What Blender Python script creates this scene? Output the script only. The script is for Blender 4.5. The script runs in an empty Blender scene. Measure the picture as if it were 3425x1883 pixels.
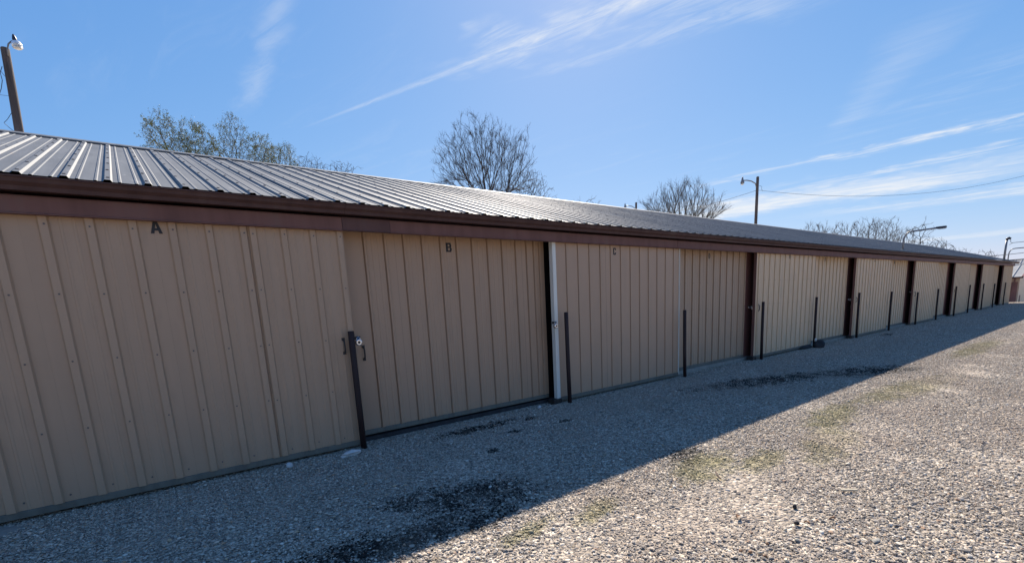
import bpy, math, random
import numpy as np
from mathutils import Matrix, Vector

sc = bpy.context.scene
col = sc.collection
PI = math.pi
rad = math.radians

# ---------------------------------------------------------------- camera
YAW, PITCH, ROLL = 0.6507, -0.1816, -0.0515
cam_d = bpy.data.cameras.new('camera')
cam = bpy.data.objects.new('camera', cam_d)
col.objects.link(cam)
fw = Vector((math.sin(YAW)*math.cos(PITCH), math.cos(YAW)*math.cos(PITCH), math.sin(PITCH)))
rt = Vector((math.cos(YAW), -math.sin(YAW), 0))
up = rt.cross(fw)
r2 = rt*math.cos(ROLL) + up*math.sin(ROLL)
u2 = -rt*math.sin(ROLL) + up*math.cos(ROLL)
M = Matrix.Identity(4)
for i in range(3):
    M[i][0], M[i][1], M[i][2] = r2[i], u2[i], -fw[i]
M[0][3], M[1][3], M[2][3] = -4.564, -4.935, 1.411
cam.matrix_world = M
cam_d.sensor_width = 36
cam_d.lens = 16.64
cam_d.shift_x = -0.00686
cam_d.shift_y = 0.1082
cam_d.clip_end = 3000
sc.camera = cam

# ---------------------------------------------------------------- light
SUN_AZ, SUN_EL = rad(44.3), rad(37.0)       # azimuth from +Y towards +X
SKY_STRENGTH = 0.060
world = bpy.data.worlds.new('World')
sc.world = world
world.use_nodes = True
sc.view_settings.view_transform = 'Standard'
sc.view_settings.look = 'None'
sc.view_settings.exposure = 1.0
sc.view_settings.gamma = 1.0
sc.view_settings.use_curve_mapping = False
sc.cycles.max_bounces = 5
sc.cycles.diffuse_bounces = 3
sc.cycles.glossy_bounces = 3
sc.cycles.caustics_reflective = False
sc.cycles.caustics_refractive = False

sun_d = bpy.data.lights.new('sun', 'SUN')
sun_d.energy = 5.0
sun_d.angle = rad(0.53)
sun_d.color = (1.0, 0.91, 0.80)
sun = bpy.data.objects.new('sun', sun_d)
col.objects.link(sun)
sv = Vector((math.sin(SUN_AZ)*math.cos(SUN_EL), math.cos(SUN_AZ)*math.cos(SUN_EL), math.sin(SUN_EL)))
sun.rotation_euler = sv.to_track_quat('Z', 'Y').to_euler()
sun.location = (0, 0, 60)


class NT:
    """small helper that writes node trees"""
    def __init__(self, tree):
        self.t = tree

    def n(self, kind, **kw):
        nd = self.t.nodes.new(kind)
        for k, v in kw.items():
            setattr(nd, k, v)
        return nd

    def put(self, sock, v):
        if isinstance(v, bpy.types.NodeSocket):
            self.t.links.new(v, sock)
        elif v is not None:
            sock.default_value = v

    def m(self, op, a, b=None, c=None, clamp=False):
        nd = self.n('ShaderNodeMath', operation=op, use_clamp=clamp)
        self.put(nd.inputs[0], a)
        self.put(nd.inputs[1], b)
        self.put(nd.inputs[2], c)
        return nd.outputs[0]

    def smooth(self, x, lo, hi):
        nd = self.n('ShaderNodeMapRange', interpolation_type='SMOOTHSTEP')
        self.put(nd.inputs[0], x)
        nd.inputs[1].default_value = lo
        nd.inputs[2].default_value = hi
        return nd.outputs[0]

    def comb(self, x, y, z=0.0):
        nd = self.n('ShaderNodeCombineXYZ')
        self.put(nd.inputs[0], x)
        self.put(nd.inputs[1], y)
        self.put(nd.inputs[2], z)
        return nd.outputs[0]

    def noise(self, vec, scale, detail=4, rough=0.55, dist=0.0):
        nd = self.n('ShaderNodeTexNoise')
        if vec is not None:
            self.put(nd.inputs['Vector'], vec)
        nd.inputs['Scale'].default_value = scale
        nd.inputs['Detail'].default_value = detail
        nd.inputs['Roughness'].default_value = rough
        nd.inputs['Distortion'].default_value = dist
        return nd.outputs['Fac']

    def mix(self, f, a, b, blend='MIX'):
        nd = self.n('ShaderNodeMix', data_type='RGBA', blend_type=blend)
        self.put(nd.inputs[0], f)
        self.put(nd.inputs[6], a)
        self.put(nd.inputs[7], b)
        return nd.outputs[2]

    def ramp(self, f, stops):
        nd = self.n('ShaderNodeValToRGB')
        cr = nd.color_ramp
        while len(cr.elements) < len(stops):
            cr.elements.new(0.5)
        for e, (p, c) in zip(cr.elements, stops):
            e.position = p
            e.color = (*c, 1)
        self.put(nd.inputs[0], f)
        return nd.outputs[0]


def build_sky():
    t = world.node_tree
    t.nodes.clear()
    g = NT(t)
    sky = g.n('ShaderNodeTexSky', sky_type='NISHITA')
    sky.sun_disc = False
    sky.sun_elevation = SUN_EL
    sky.sun_rotation = SUN_AZ
    sky.altitude = 200
    sky.air_density = 1.0
    sky.dust_density = 0.22
    sky.ozone_density = 2.2
    tc = g.n('ShaderNodeTexCoord')
    sp = g.n('ShaderNodeSeparateXYZ')
    g.put(sp.inputs[0], tc.outputs['Generated'])
    z = g.m('MAXIMUM', sp.outputs[2], 0.03)
    qx = g.m('DIVIDE', sp.outputs[0], z)
    qy = g.m('DIVIDE', sp.outputs[1], z)
    # soft wander so that streaks are not ruler straight
    q = g.comb(qx, qy)
    wob = g.m('SUBTRACT', g.noise(q, 0.9, 2), 0.5)
    wob2 = g.m('SUBTRACT', g.noise(q, 6.0, 2), 0.5)
    # three sizes of wisps, all drawn out the way the wind blows
    tex = {'high': g.noise(g.comb(g.m('ADD', g.m('MULTIPLY', qx, 17), g.m('MULTIPLY', qy, 5)), g.m('MULTIPLY', qy, 4.0)), 1.0, 5, 0.68, 0.7),
           'mid': g.noise(g.comb(g.m('ADD', g.m('MULTIPLY', qx, 5.5), g.m('MULTIPLY', qy, 0.7)), g.m('MULTIPLY', qy, 1.1)), 1.0, 5, 0.68, 0.7),
           'low': g.noise(g.comb(g.m('ADD', g.m('MULTIPLY', qx, 2.2), g.m('MULTIPLY', qy, 0.4)), g.m('MULTIPLY', qy, 0.6)), 1.0, 5, 0.68, 0.6)}

    def band(ax, ay, bx, by, w0, w1, amount, size='mid', wander=0.1, ragged=0.6):
        """a trail from a to b on the cloud layer, half width w0 -> w1"""
        dx, dy = bx-ax, by-ay
        L = math.hypot(dx, dy)
        dx, dy = dx/L, dy/L
        rx = g.m('SUBTRACT', qx, ax)
        ry = g.m('SUBTRACT', qy, ay)
        s = g.m('ADD', g.m('MULTIPLY', rx, dx), g.m('MULTIPLY', ry, dy))
        d = g.m('ADD', g.m('MULTIPLY', rx, -dy), g.m('MULTIPLY', ry, dx))
        if wander:
            d = g.m('ADD', d, g.m('MULTIPLY', wob, wander*w1*4))
            d = g.m('ADD', d, g.m('MULTIPLY', wob2, wander*w1*3))
        f = g.m('DIVIDE', s, L, clamp=True)
        w = g.m('ADD', g.m('MULTIPLY', f, w1-w0), w0)
        a = g.m('DIVIDE', g.m('ABSOLUTE', d), w)
        prof = g.smooth(a, 1.0, 0.0)
        ends = g.m('MULTIPLY', g.smooth(s, 0.0, L*0.3), g.smooth(s, L, L*0.7))
        nz = g.smooth(tex[size], 0.62-ragged*0.5, 0.74)
        return g.m('MULTIPLY', g.m('MULTIPLY', prof, ends), g.m('MULTIPLY', nz, amount))

    parts = [
        band(0.78, 2.98, 1.75, 0.45, 0.012, 0.070, 0.42, 'high', 0.0, 1.0),    # jet trail
        band(0.53, 2.95, 0.47, 1.40, 0.06, 0.09, 0.22, 'high', 0.35, 0.9),      # faint wisp
        band(1.00, 2.00, 1.75, 0.55, 0.10, 0.46, 0.46, 'high', 0.35, 0.7),      # fan near the sun
        band(1.40, 1.95, 2.05, 0.60, 0.05, 0.18, 0.26, 'high', 0.3, 0.7),
        band(3.90, 1.42, 2.30, 0.45, 0.08, 0.26, 0.20, 'mid', 0.2, 0.9),        # faint right band
        band(4.0, 1.6, 3.3, 0.1, 0.3, 0.6, 0.16, 'mid', 0.3, 0.5),
        band(4.10, 3.0, 4.80, -0.9, 0.14, 0.30, 1.0, 'mid', 0.45, 0.45),       # long streaks low down
        band(5.15, 2.4, 5.65, -1.2, 0.20, 0.42, 0.85, 'mid', 0.35, 0.45),
        band(5.2, 5.2, 6.6, 0.0, 0.85, 1.0, 1.15, 'low', 0.25, 0.85),
        band(4.6, 4.2, 5.3, 1.6, 0.3, 0.4, 0.45, 'mid', 0.4, 0.5),
        band(7.3, 3.4, 8.9, -1.8, 0.55, 0.9, 0.8, 'low', 0.3, 0.7),
        band(14.2, 5.0, 15.4, -2, 1.0, 1.3, 0.7, 'low', 0.2, 1.0),
    ]
    tot = parts[0]
    for p_ in parts[1:]:
        tot = g.m('ADD', tot, p_)
    # thin cirrus everywhere, so that the sky goes on beyond the frame
    big = g.noise(g.comb(g.m('MULTIPLY', qx, 0.33), g.m('MULTIPLY', qy, 0.33)), 1.0, 1)
    thin = g.m('MULTIPLY', g.smooth(tex['mid'], 0.5, 0.85), g.m('MULTIPLY', g.smooth(big, 0.4, 0.7), 0.20))
    tot = g.m('ADD', tot, thin)
    tot = g.m('MULTIPLY', tot, g.smooth(sp.outputs[2], 0.02, 0.06))
    tot = g.m('MINIMUM', tot, 0.93)
    # clear winter air: less glare towards the horizon than the plain sky model gives
    sep = g.n('ShaderNodeSeparateColor')
    g.put(sep.inputs[0], g.mix(1.0, sky.outputs[0], (0.86, 1.0, 1.10, 1), 'MULTIPLY'))
    cmb = g.n('ShaderNodeCombineColor')
    for k, (gm, mul) in enumerate(((0.95, 0.857), (0.62, 1.56), (0.36, 3.45))):
        g.put(cmb.inputs[k], g.m('MULTIPLY', g.m('POWER', g.m('MAXIMUM', sep.outputs[k], 0.001), gm), mul))
    c = g.mix(tot, cmb.outputs[0], (7.2, 7.5, 7.9, 1))
    bg = g.n('ShaderNodeBackground')
    g.put(bg.inputs[0], c)
    bg.inputs[1].default_value = SKY_STRENGTH
    world.cycles.sampling_method = 'MANUAL'
    world.cycles.sample_map_resolution = 512
    out = g.n('ShaderNodeOutputWorld')
    g.put(out.inputs[0], bg.outputs[0])


build_sky()

# ---------------------------------------------------------------- materials
MAT = {}


def principled(name):
    m = bpy.data.materials.new(name)
    m.use_nodes = True
    m.node_tree.nodes.clear()
    g = NT(m.node_tree)
    b = g.n('ShaderNodeBsdfPrincipled')
    o = g.n('ShaderNodeOutputMaterial')
    g.put(o.inputs[0], b.outputs[0])
    MAT[name] = m
    return g, b


def bump(g, b, h, strength=0.3, dist=0.01):
    nd = g.n('ShaderNodeBump')
    nd.inputs['Strength'].default_value = strength
    nd.inputs['Distance'].default_value = dist
    g.put(nd.inputs['Height'], h)
    g.put(b.inputs['Normal'], nd.outputs[0])


def wpos(g):
    return g.n('ShaderNodeNewGeometry').outputs['Position']


def stretch(g, vec, sx, sy, sz):
    nd = g.n('ShaderNodeVectorMath', operation='MULTIPLY')
    g.put(nd.inputs[0], vec)
    nd.inputs[1].default_value = (sx, sy, sz)
    return nd.outputs[0]


def paint(name, c, var=0.12, rough=0.45, spec=0.4, dirt=(0.10, 0.085, 0.07), dirt_amt=0.16, bmp=0.16, metal=0.0):
    """painted metal: faint vertical runs, grime, slight waviness"""
    g, b = principled(name)
    p = wpos(g)
    runs = g.noise(stretch(g, p, 9, 9, 0.5), 1.0, 5, 0.6)
    blot = g.noise(p, 2.3, 5, 0.6)
    grit = g.noise(p, 60, 3)
    dark = tuple(x*(1-var*1.4) for x in c)
    lite = tuple(min(1, x*(1+var)) for x in c)
    base = g.ramp(g.m('ADD', g.m('MULTIPLY', runs, 0.6), g.m('MULTIPLY', blot, 0.4)), [(0.35, dark), (0.65, lite)])
    gr = g.m('MULTIPLY', g.smooth(g.m('MULTIPLY', runs, blot), 0.27, 0.42), dirt_amt)
    base = g.mix(gr, base, (*dirt, 1))
    g.put(b.inputs['Base Color'], base)
    b.inputs['Metallic'].default_value = metal
    g.put(b.inputs['Roughness'], g.m('ADD', g.m('MULTIPLY', grit, 0.15), rough-0.07))
    b.inputs['Specular IOR Level'].default_value = spec
    wav = g.noise(stretch(g, p, 1.2, 1.2, 0.6), 3.0, 2)
    bump(g, b, g.m('ADD', wav, g.m('MULTIPLY', grit, 0.02)), bmp, 0.02)
    return MAT[name]


paint('tan_wide', (0.408, 0.279, 0.184), 0.045)
paint('tan_old', (0.410, 0.272, 0.178), 0.045, dirt_amt=0.12)
paint('tan_pink', (0.440, 0.295, 0.196), 0.04, dirt_amt=0.1)
paint('tan_light', (0.630, 0.455, 0.290), 0.05)
paint('brown_trim', (0.172, 0.088, 0.073), 0.14, 0.62, 0.12, dirt_amt=0.3)
paint('brown_gutter', (0.086, 0.048, 0.043), 0.16, 0.58, 0.14, dirt_amt=0.3)
paint('brown_patch', (0.120, 0.066, 0.058), 0.1, 0.6, 0.12)
paint('brown_jamb', (0.21, 0.090, 0.072), 0.2, 0.6, dirt_amt=0.6)
paint('shaded_recess', (0.016, 0.013, 0.013), 0.2, 0.6)  # near black: the shade of a recess is put into the colour
paint('white_trim', (0.720, 0.708, 0.637), 0.06, 0.4, dirt=(0.400, 0.388, 0.340), dirt_amt=0.25)
paint('zinc_rail', (0.150, 0.147, 0.120), 0.25, 0.55, dirt_amt=0.7)
paint('letter_black', (0.018, 0.018, 0.02), 0.1, 0.5)
paint('dark_iron', (0.03, 0.027, 0.026), 0.3, 0.5)
paint('post_brown', (0.030, 0.018, 0.018), 0.25, 0.6, 0.25, dirt=(0.07, 0.055, 0.05), dirt_amt=0.3)
paint('screw_grey', (0.13, 0.11, 0.10), 0.2, 0.5)
paint('lamp_grey', (0.22, 0.22, 0.23), 0.15, 0.4, metal=0.3)
paint('lamp_dark', (0.03, 0.03, 0.045), 0.2, 0.4)
paint('barge_red', (0.35, 0.16, 0.13), 0.1, 0.5)
paint('wire_black', (0.02, 0.02, 0.022), 0.1, 0.6)
paint('concrete', (0.30, 0.28, 0.24), 0.25, 0.9, dirt_amt=0.6, bmp=0.3)
paint('pale_rock', (0.55, 0.55, 0.53), 0.2, 0.9, dirt=(0.25, 0.22, 0.16), bmp=0.5)
paint('dark_rock', (0.035, 0.034, 0.036), 0.3, 0.9, bmp=0.5)
paint('wood_pale', (0.55, 0.47, 0.34), 0.2, 0.8)
paint('wood_brown', (0.13, 0.08, 0.055), 0.3, 0.8)
paint('leaf_brown', (0.26, 0.13, 0.06), 0.3, 0.7)

g, b = principled('chrome')
b.inputs['Base Color'].default_value = (0.55, 0.56, 0.58, 1)
b.inputs['Metallic'].default_value = 1
g.put(b.inputs['Roughness'], g.m('ADD', g.m('MULTIPLY', g.noise(wpos(g), 90, 3), 0.2), 0.15))

g, b = principled('lamp_glass')
b.inputs['Base Color'].default_value = (0.8, 0.82, 0.8, 1)
b.inputs['Roughness'].default_value = 0.25
b.inputs['Transmission Weight'].default_value = 0.35


def roof_metal(name, tint):
    g, b = principled(name)
    tcn = g.n('ShaderNodeTexCoord')
    p = wpos(g)
    streak = g.noise(stretch(g, p, 14, 0.8, 0.8), 1.0, 6, 0.65)
    blot = g.noise(p, 1.1, 5, 0.65)
    fine = g.noise(p, 35, 4)
    v = g.m('ADD', g.m('MULTIPLY', streak, 0.55), g.m('MULTIPLY', blot, 0.45))
    c = g.ramp(v, [(0.3, tuple(0.145*x for x in tint)), (0.5, tuple(0.185*x for x in tint)), (0.72, tuple(0.23*x for x in tint))])
    rust = g.m('MULTIPLY', g.smooth(g.noise(p, 2.7, 6, 0.7), 0.64, 0.74), 0.5)
    c = g.mix(rust, c, (0.24, 0.17, 0.12, 1))
    chalk = g.m('MULTIPLY', g.smooth(g.noise(stretch(g, p, 5, 2.2, 2.2), 1.7, 5, 0.7), 0.60, 0.70), 0.4)
    c = g.mix(chalk, c, (0.42, 0.41, 0.39, 1))
    g.put(b.inputs['Base Color'], c)
    g.put(b.inputs['Metallic'], g.m('SUBTRACT', 0.10, g.m('MULTIPLY', g.m('ADD', chalk, rust), 0.1)))
    g.put(b.inputs['Roughness'], g.m('ADD', g.m('MULTIPLY', v, 0.20), 0.52))
    wav = g.noise(stretch(g, p, 3.5, 1.0, 1.0), 1.6, 3)
    b.inputs['Specular IOR Level'].default_value = 0.10
    bump(g, b, g.m('ADD', wav, g.m('MULTIPLY', fine, 0.04)), 0.012, 0.02)


roof_metal('roof_metal', (0.98, 1.0, 1.0))
roof_metal('far_roof', (1.7, 1.7, 1.65))

g, b = principled('bark')
p = wpos(g)
g.put(b.inputs['Base Color'], g.ramp(g.noise(p, 6, 5), [(0.3, (0.030, 0.025, 0.022)), (0.7, (0.080, 0.066, 0.056))]))
b.inputs['Roughness'].default_value = 0.9
g, b = principled('bark_dark')
p = wpos(g)
g.put(b.inputs['Base Color'], g.ramp(g.noise(p, 6, 5), [(0.3, (0.022, 0.019, 0.018)), (0.7, (0.055, 0.046, 0.042))]))
b.inputs['Roughness'].default_value = 0.9
g, b = principled('buds')
p = wpos(g)
g.put(b.inputs['Base Color'], g.ramp(g.noise(p, 3, 4), [(0.35, (0.16, 0.14, 0.04)), (0.6, (0.22, 0.25, 0.06))]))
b.inputs['Roughness'].default_value = 0.7
g, b = principled('pole_wood')
p = wpos(g)
g.put(b.inputs['Base Color'], g.ramp(g.noise(stretch(g, p, 12, 12, 0.8), 1, 6, 0.7), [(0.3, (0.045, 0.036, 0.034)), (0.7, (0.14, 0.112, 0.102))]))
b.inputs['Roughness'].default_value = 0.85
bump(g, b, g.noise(stretch(g, p, 25, 25, 1.0), 1, 4), 0.5, 0.02)


def nearest_ellipse(g, p, lst):
    """distance, in radii, to the nearest of a list of ellipses on the ground"""
    t = None
    for (cx, cy, rx, ry, ang) in lst:
        mp = g.n('ShaderNodeMapping', vector_type='TEXTURE')
        g.put(mp.inputs['Vector'], p)
        mp.inputs['Location'].default_value = (cx, cy, 0)
        mp.inputs['Rotation'].default_value = (0, 0, ang)
        mp.inputs['Scale'].default_value = (rx, ry, 1000)
        ln = g.n('ShaderNodeVectorMath', operation='LENGTH')
        g.put(ln.inputs[0], mp.outputs[0])
        t = ln.outputs['Value'] if t is None else g.m('MINIMUM', t, ln.outputs['Value'])
    return g.smooth(t, 1.15, 0.2)


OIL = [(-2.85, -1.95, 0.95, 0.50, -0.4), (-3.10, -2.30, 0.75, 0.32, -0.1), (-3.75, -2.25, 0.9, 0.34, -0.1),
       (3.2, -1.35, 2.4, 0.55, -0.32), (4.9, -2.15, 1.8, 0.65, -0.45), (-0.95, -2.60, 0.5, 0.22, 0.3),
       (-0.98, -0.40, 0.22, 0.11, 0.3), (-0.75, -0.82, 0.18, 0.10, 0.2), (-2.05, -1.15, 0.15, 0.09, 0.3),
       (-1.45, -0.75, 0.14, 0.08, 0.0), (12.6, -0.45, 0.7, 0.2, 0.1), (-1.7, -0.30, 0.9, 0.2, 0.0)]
MOSS = [(-1.05, -2.86, 0.75, 0.30, 0.2), (-0.6, -3.12, 0.55, 0.24, 0.2), (-2.3, -2.80, 0.4, 0.16, 0.3), (-2.85, -2.72, 0.35, 0.12, 0.2),
        (0.3, -3.3, 1.1, 0.32, 0.2), (3.6, -3.1, 2.2, 0.42, -0.1), (1.4, -2.95, 1.2, 0.32, 0.1), (9.5, -2.9, 3.0, 0.4, 0.0)]


def ground_marks(g, p, c, oil_strength=0.78, stone=None):
    n1 = g.noise(p, 5.0, 5, 0.75)
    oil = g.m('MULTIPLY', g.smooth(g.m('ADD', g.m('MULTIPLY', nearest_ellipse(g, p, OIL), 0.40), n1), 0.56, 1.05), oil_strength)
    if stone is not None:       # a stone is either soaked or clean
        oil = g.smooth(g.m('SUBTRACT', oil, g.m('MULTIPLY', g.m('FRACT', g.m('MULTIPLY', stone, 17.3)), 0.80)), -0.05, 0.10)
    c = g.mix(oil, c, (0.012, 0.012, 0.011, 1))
    moss = g.m('MULTIPLY', g.smooth(g.m('SUBTRACT', g.m('MULTIPLY', nearest_ellipse(g, p, MOSS), 0.40), n1), -0.42, -0.06), 0.68)
    c = g.mix(moss, c, (0.20, 0.175, 0.06, 1))
    dirt = g.m('MULTIPLY', g.smooth(g.noise(p, 0.6, 4, 0.65), 0.46, 0.64), 0.42)
    # packed wheel tracks along the building carry more fines
    sp = g.n('ShaderNodeSeparateXYZ')
    g.put(sp.inputs[0], p)
    tr = g.m('MINIMUM', g.m('ABSOLUTE', g.m('ADD', sp.outputs[1], 3.35)), g.m('ABSOLUTE', g.m('ADD', sp.outputs[1], 4.95)))
    dirt = g.m('ADD', dirt, g.m('MULTIPLY', g.m('MULTIPLY', g.smooth(tr, 0.5, 0.05), n1), 0.5), clamp=True)
    c = g.mix(dirt, c, (0.37, 0.295, 0.225, 1))
    return c


g, b = principled('ground_gravel')
p = wpos(g)
vo = g.n('ShaderNodeTexVoronoi')
g.put(vo.inputs['Vector'], p)
vo.inputs['Scale'].default_value = 38
sepc = g.n('ShaderNodeSeparateColor')
g.put(sepc.inputs[0], vo.outputs['Color'])
c = g.ramp(sepc.outputs[0], [(0.0, (0.119, 0.100, 0.078)), (0.4, (0.313, 0.257, 0.195)), (0.8, (0.537, 0.446, 0.344)), (1.0, (0.745, 0.649, 0.515))])
g.put(b.inputs['Base Color'], ground_marks(g, p, c))
b.inputs['Roughness'].default_value = 0.95
bump(g, b, g.m('SUBTRACT', 1.0, vo.outputs['Distance']), 0.8, 0.02)

g, b = principled('gravel_stone')
p = wpos(g)
geo = g.n('ShaderNodeNewGeometry')
rnd = geo.outputs['Random Per Island']
c = g.ramp(rnd, [(0.0, (0.10, 0.088, 0.074)), (0.14, (0.20, 0.168, 0.135)), (0.32, (0.355, 0.293, 0.225)), (0.60, (0.51, 0.428, 0.330)), (0.86, (0.65, 0.555, 0.435)), (0.94, (0.830, 0.755, 0.620)), (0.96, (0.432, 0.235, 0.124)), (1.0, (0.594, 0.421, 0.249))])
c = g.mix(g.m('MULTIPLY', g.noise(p, 90, 3), 0.5), c, (0.30, 0.275, 0.25, 1))
g.put(b.inputs['Base Color'], ground_marks(g, p, c, stone=rnd))
b.inputs['Roughness'].default_value = 0.85
b.inputs['Specular IOR Level'].default_value = 0.3


# ---------------------------------------------------------------- mesh helpers
class MB:
    def __init__(self):
        self.v, self.f = [], []

    def box(self, x0, x1, y0, y1, z0, z1):
        o = len(self.v)
        self.v += [(x0, y0, z0), (x1, y0, z0), (x1, y1, z0), (x0, y1, z0), (x0, y0, z1), (x1, y0, z1), (x1, y1, z1), (x0, y1, z1)]
        self.f += [tuple(o+i for i in q) for q in ((0, 3, 2, 1), (4, 5, 6, 7), (0, 1, 5, 4), (1, 2, 6, 5), (2, 3, 7, 6), (3, 0, 4, 7))]
        return self

    def tube(self, pts, radii, n=8, caps=True):
        pts = [Vector(q) for q in pts]
        if not hasattr(radii, '__len__'):
            radii = [radii]*len(pts)
        o = len(self.v)
        ref = None
        for i, q in enumerate(pts):
            a = pts[max(i-1, 0)]
            c_ = pts[min(i+1, len(pts)-1)]
            d = (c_-a).normalized()
            if ref is None:
                ref = Vector((0, 0, 1)) if abs(d.z) < 0.9 else Vector((1, 0, 0))
            s = d.cross(ref).normalized()
            t = s.cross(d).normalized()
            ref = t
            for k in range(n):
                th = 2*PI*k/n
                self.v.append(tuple(q + (s*math.cos(th) + t*math.sin(th))*radii[i]))
        for i in range(len(pts)-1):
            for k in range(n):
                k2 = (k+1) % n
                self.f.append((o+i*n+k, o+i*n+k2, o+(i+1)*n+k2, o+(i+1)*n+k))
        if caps:
            self.f.append(tuple(o+k for k in range(n))[::-1])
            e = o+(len(pts)-1)*n
            self.f.append(tuple(e+k for k in range(n)))
        return self

    def prism(self, prof, axis, a0, a1, closed=True):
        """profile of 2-d points extruded along an axis ('x': points are y,z; 'y': x,z)"""
        o = len(self.v)
        n = len(prof)
        for a in (a0, a1):
            for (u, w) in prof:
                self.v.append((a, u, w) if axis == 'x' else (u, a, w) if axis == 'y' else (u, w, a))
        for i in range(n if closed else n-1):
            j = (i+1) % n
            self.f.append((o+i, o+j, o+n+j, o+n+i))
        if closed:
            self.f.append(tuple(o+i for i in range(n))[::-1])
            self.f.append(tuple(o+n+i for i in range(n)))
        return self

    def blob(self, c, r, seed, sub=2, rough=0.25):
        rng = random.Random(seed)
        import bmesh
        bm = bmesh.new()
        bmesh.ops.create_icosphere(bm, subdivisions=sub, radius=1)
        ks = [(Vector((rng.uniform(-1, 1), rng.uniform(-1, 1), rng.uniform(-1, 1))).normalized(), rng.uniform(-rough, rough*0.4)) for _ in range(14)]
        o = len(self.v)
        for v in bm.verts:
            d = v.co.normalized()
            s = 1.0
            for k, a in ks:
                s += a*max(0, d.dot(k)-0.55)*2
            self.v.append((c[0]+d.x*s*r[0], c[1]+d.y*s*r[1], c[2]+d.z*s*r[2]))
        bm.verts.ensure_lookup_table()
        for f in bm.faces:
            self.f.append(tuple(o+v.index for v in f.verts))
        bm.free()
        return self

    def mesh(self, name, mat):
        me = bpy.data.meshes.new(name)
        me.from_pydata([tuple(q) for q in self.v], [], self.f)
        me.materials.append(MAT[mat])
        me.update()
        return me

    def build(self, name, mat, parent=None, smooth=False, bevel=0):
        me = self.mesh(name, mat)
        if smooth:
            me.shade_smooth()
        o = bpy.data.objects.new(name, me)
        col.objects.link(o)
        if parent:
            o.parent = parent
        if bevel:
            bv = o.modifiers.new('bevel', 'BEVEL')
            bv.width = bevel
            bv.segments = 2
            bv.limit_method = 'ANGLE'
        return o


def tag(o, label=None, cat=None, group=None, kind=None):
    if label:
        o['label'] = label
    if cat:
        o['category'] = cat
    if group:
        o['group'] = group
    if kind:
        o['kind'] = kind
    return o


def empty(name, loc, label, cat, group=None):
    o = bpy.data.objects.new(name, None)
    o.location = loc
    o.empty_display_size = 0.2
    col.objects.link(o)
    return tag(o, label, cat, group)


def link_copy(me, name, parent, loc=(0, 0, 0), rot=None):
    o = bpy.data.objects.new(name, me)
    col.objects.link(o)
    o.parent = parent
    o.location = loc
    if rot:
        o.rotation_euler = rot
    return o


# ---------------------------------------------------------------- ground
def ground_z(x):
    if x < 38.5:
        return 0.0
    t = min(1.0, (x-38.5)/15.0)
    return -1.05*t*t*(3-2*t)


def relief(x, y):
    """a few millimetres of rise and fall, so that stones lie bedded here and loose there"""
    w = min(1.0, max(0.0, (-y-0.25)/0.6))
    n = 0.45*math.sin(1.7*x+0.6*y)*math.sin(0.9*x-2.3*y+1.0) + 0.35*math.sin(3.9*x+2.0)*math.sin(4.6*y+0.5*x) + 0.25*math.sin(7.3*x-5.1*y)
    track = math.exp(-((y+3.3+0.15*math.sin(0.4*x))/0.30)**2) + math.exp(-((y+4.9+0.15*math.sin(0.4*x))/0.30)**2)
    return 0.0055*n*w + 0.0035*track


xs = [-900, -120, -30] + [-10+0.25*i for i in range(195)] + [39+i*1.25 for i in range(13)] + [70, 150, 400, 1500]
ys = [-1200, -200, -30] + [-14+0.25*i for i in range(57)] + [30, 200, 1500]
mb = MB()
for x in xs:
    for y in ys:
        mb.v.append((x, y, ground_z(x) + (relief(x, y) if -10 <= x <= 38.4 and -14 <= y <= 0 else 0)))
ny = len(ys)
for i in range(len(xs)-1):
    for j in range(ny-1):
        mb.f.append((i*ny+j, (i+1)*ny+j, (i+1)*ny+j+1, i*ny+j+1))
tag(mb.build('ground', 'ground_gravel', smooth=True), kind='structure')


def icosa():
    t = (1+5**0.5)/2
    v = np.array([(-1, t, 0), (1, t, 0), (-1, -t, 0), (1, -t, 0), (0, -1, t), (0, 1, t), (0, -1, -t), (0, 1, -t), (t, 0, -1), (t, 0, 1), (-t, 0, -1), (-t, 0, 1)], float)
    v /= np.linalg.norm(v[0])
    f = np.array([(0, 11, 5), (0, 5, 1), (0, 1, 7), (0, 7, 10), (0, 10, 11), (1, 5, 9), (5, 11, 4), (11, 10, 2), (10, 7, 6), (7, 1, 8), (3, 9, 4), (3, 4, 2), (3, 2, 6), (3, 6, 8), (3, 8, 9), (4, 9, 5), (2, 4, 11), (6, 2, 10), (8, 6, 7), (9, 8, 1)])
    return v, f


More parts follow.
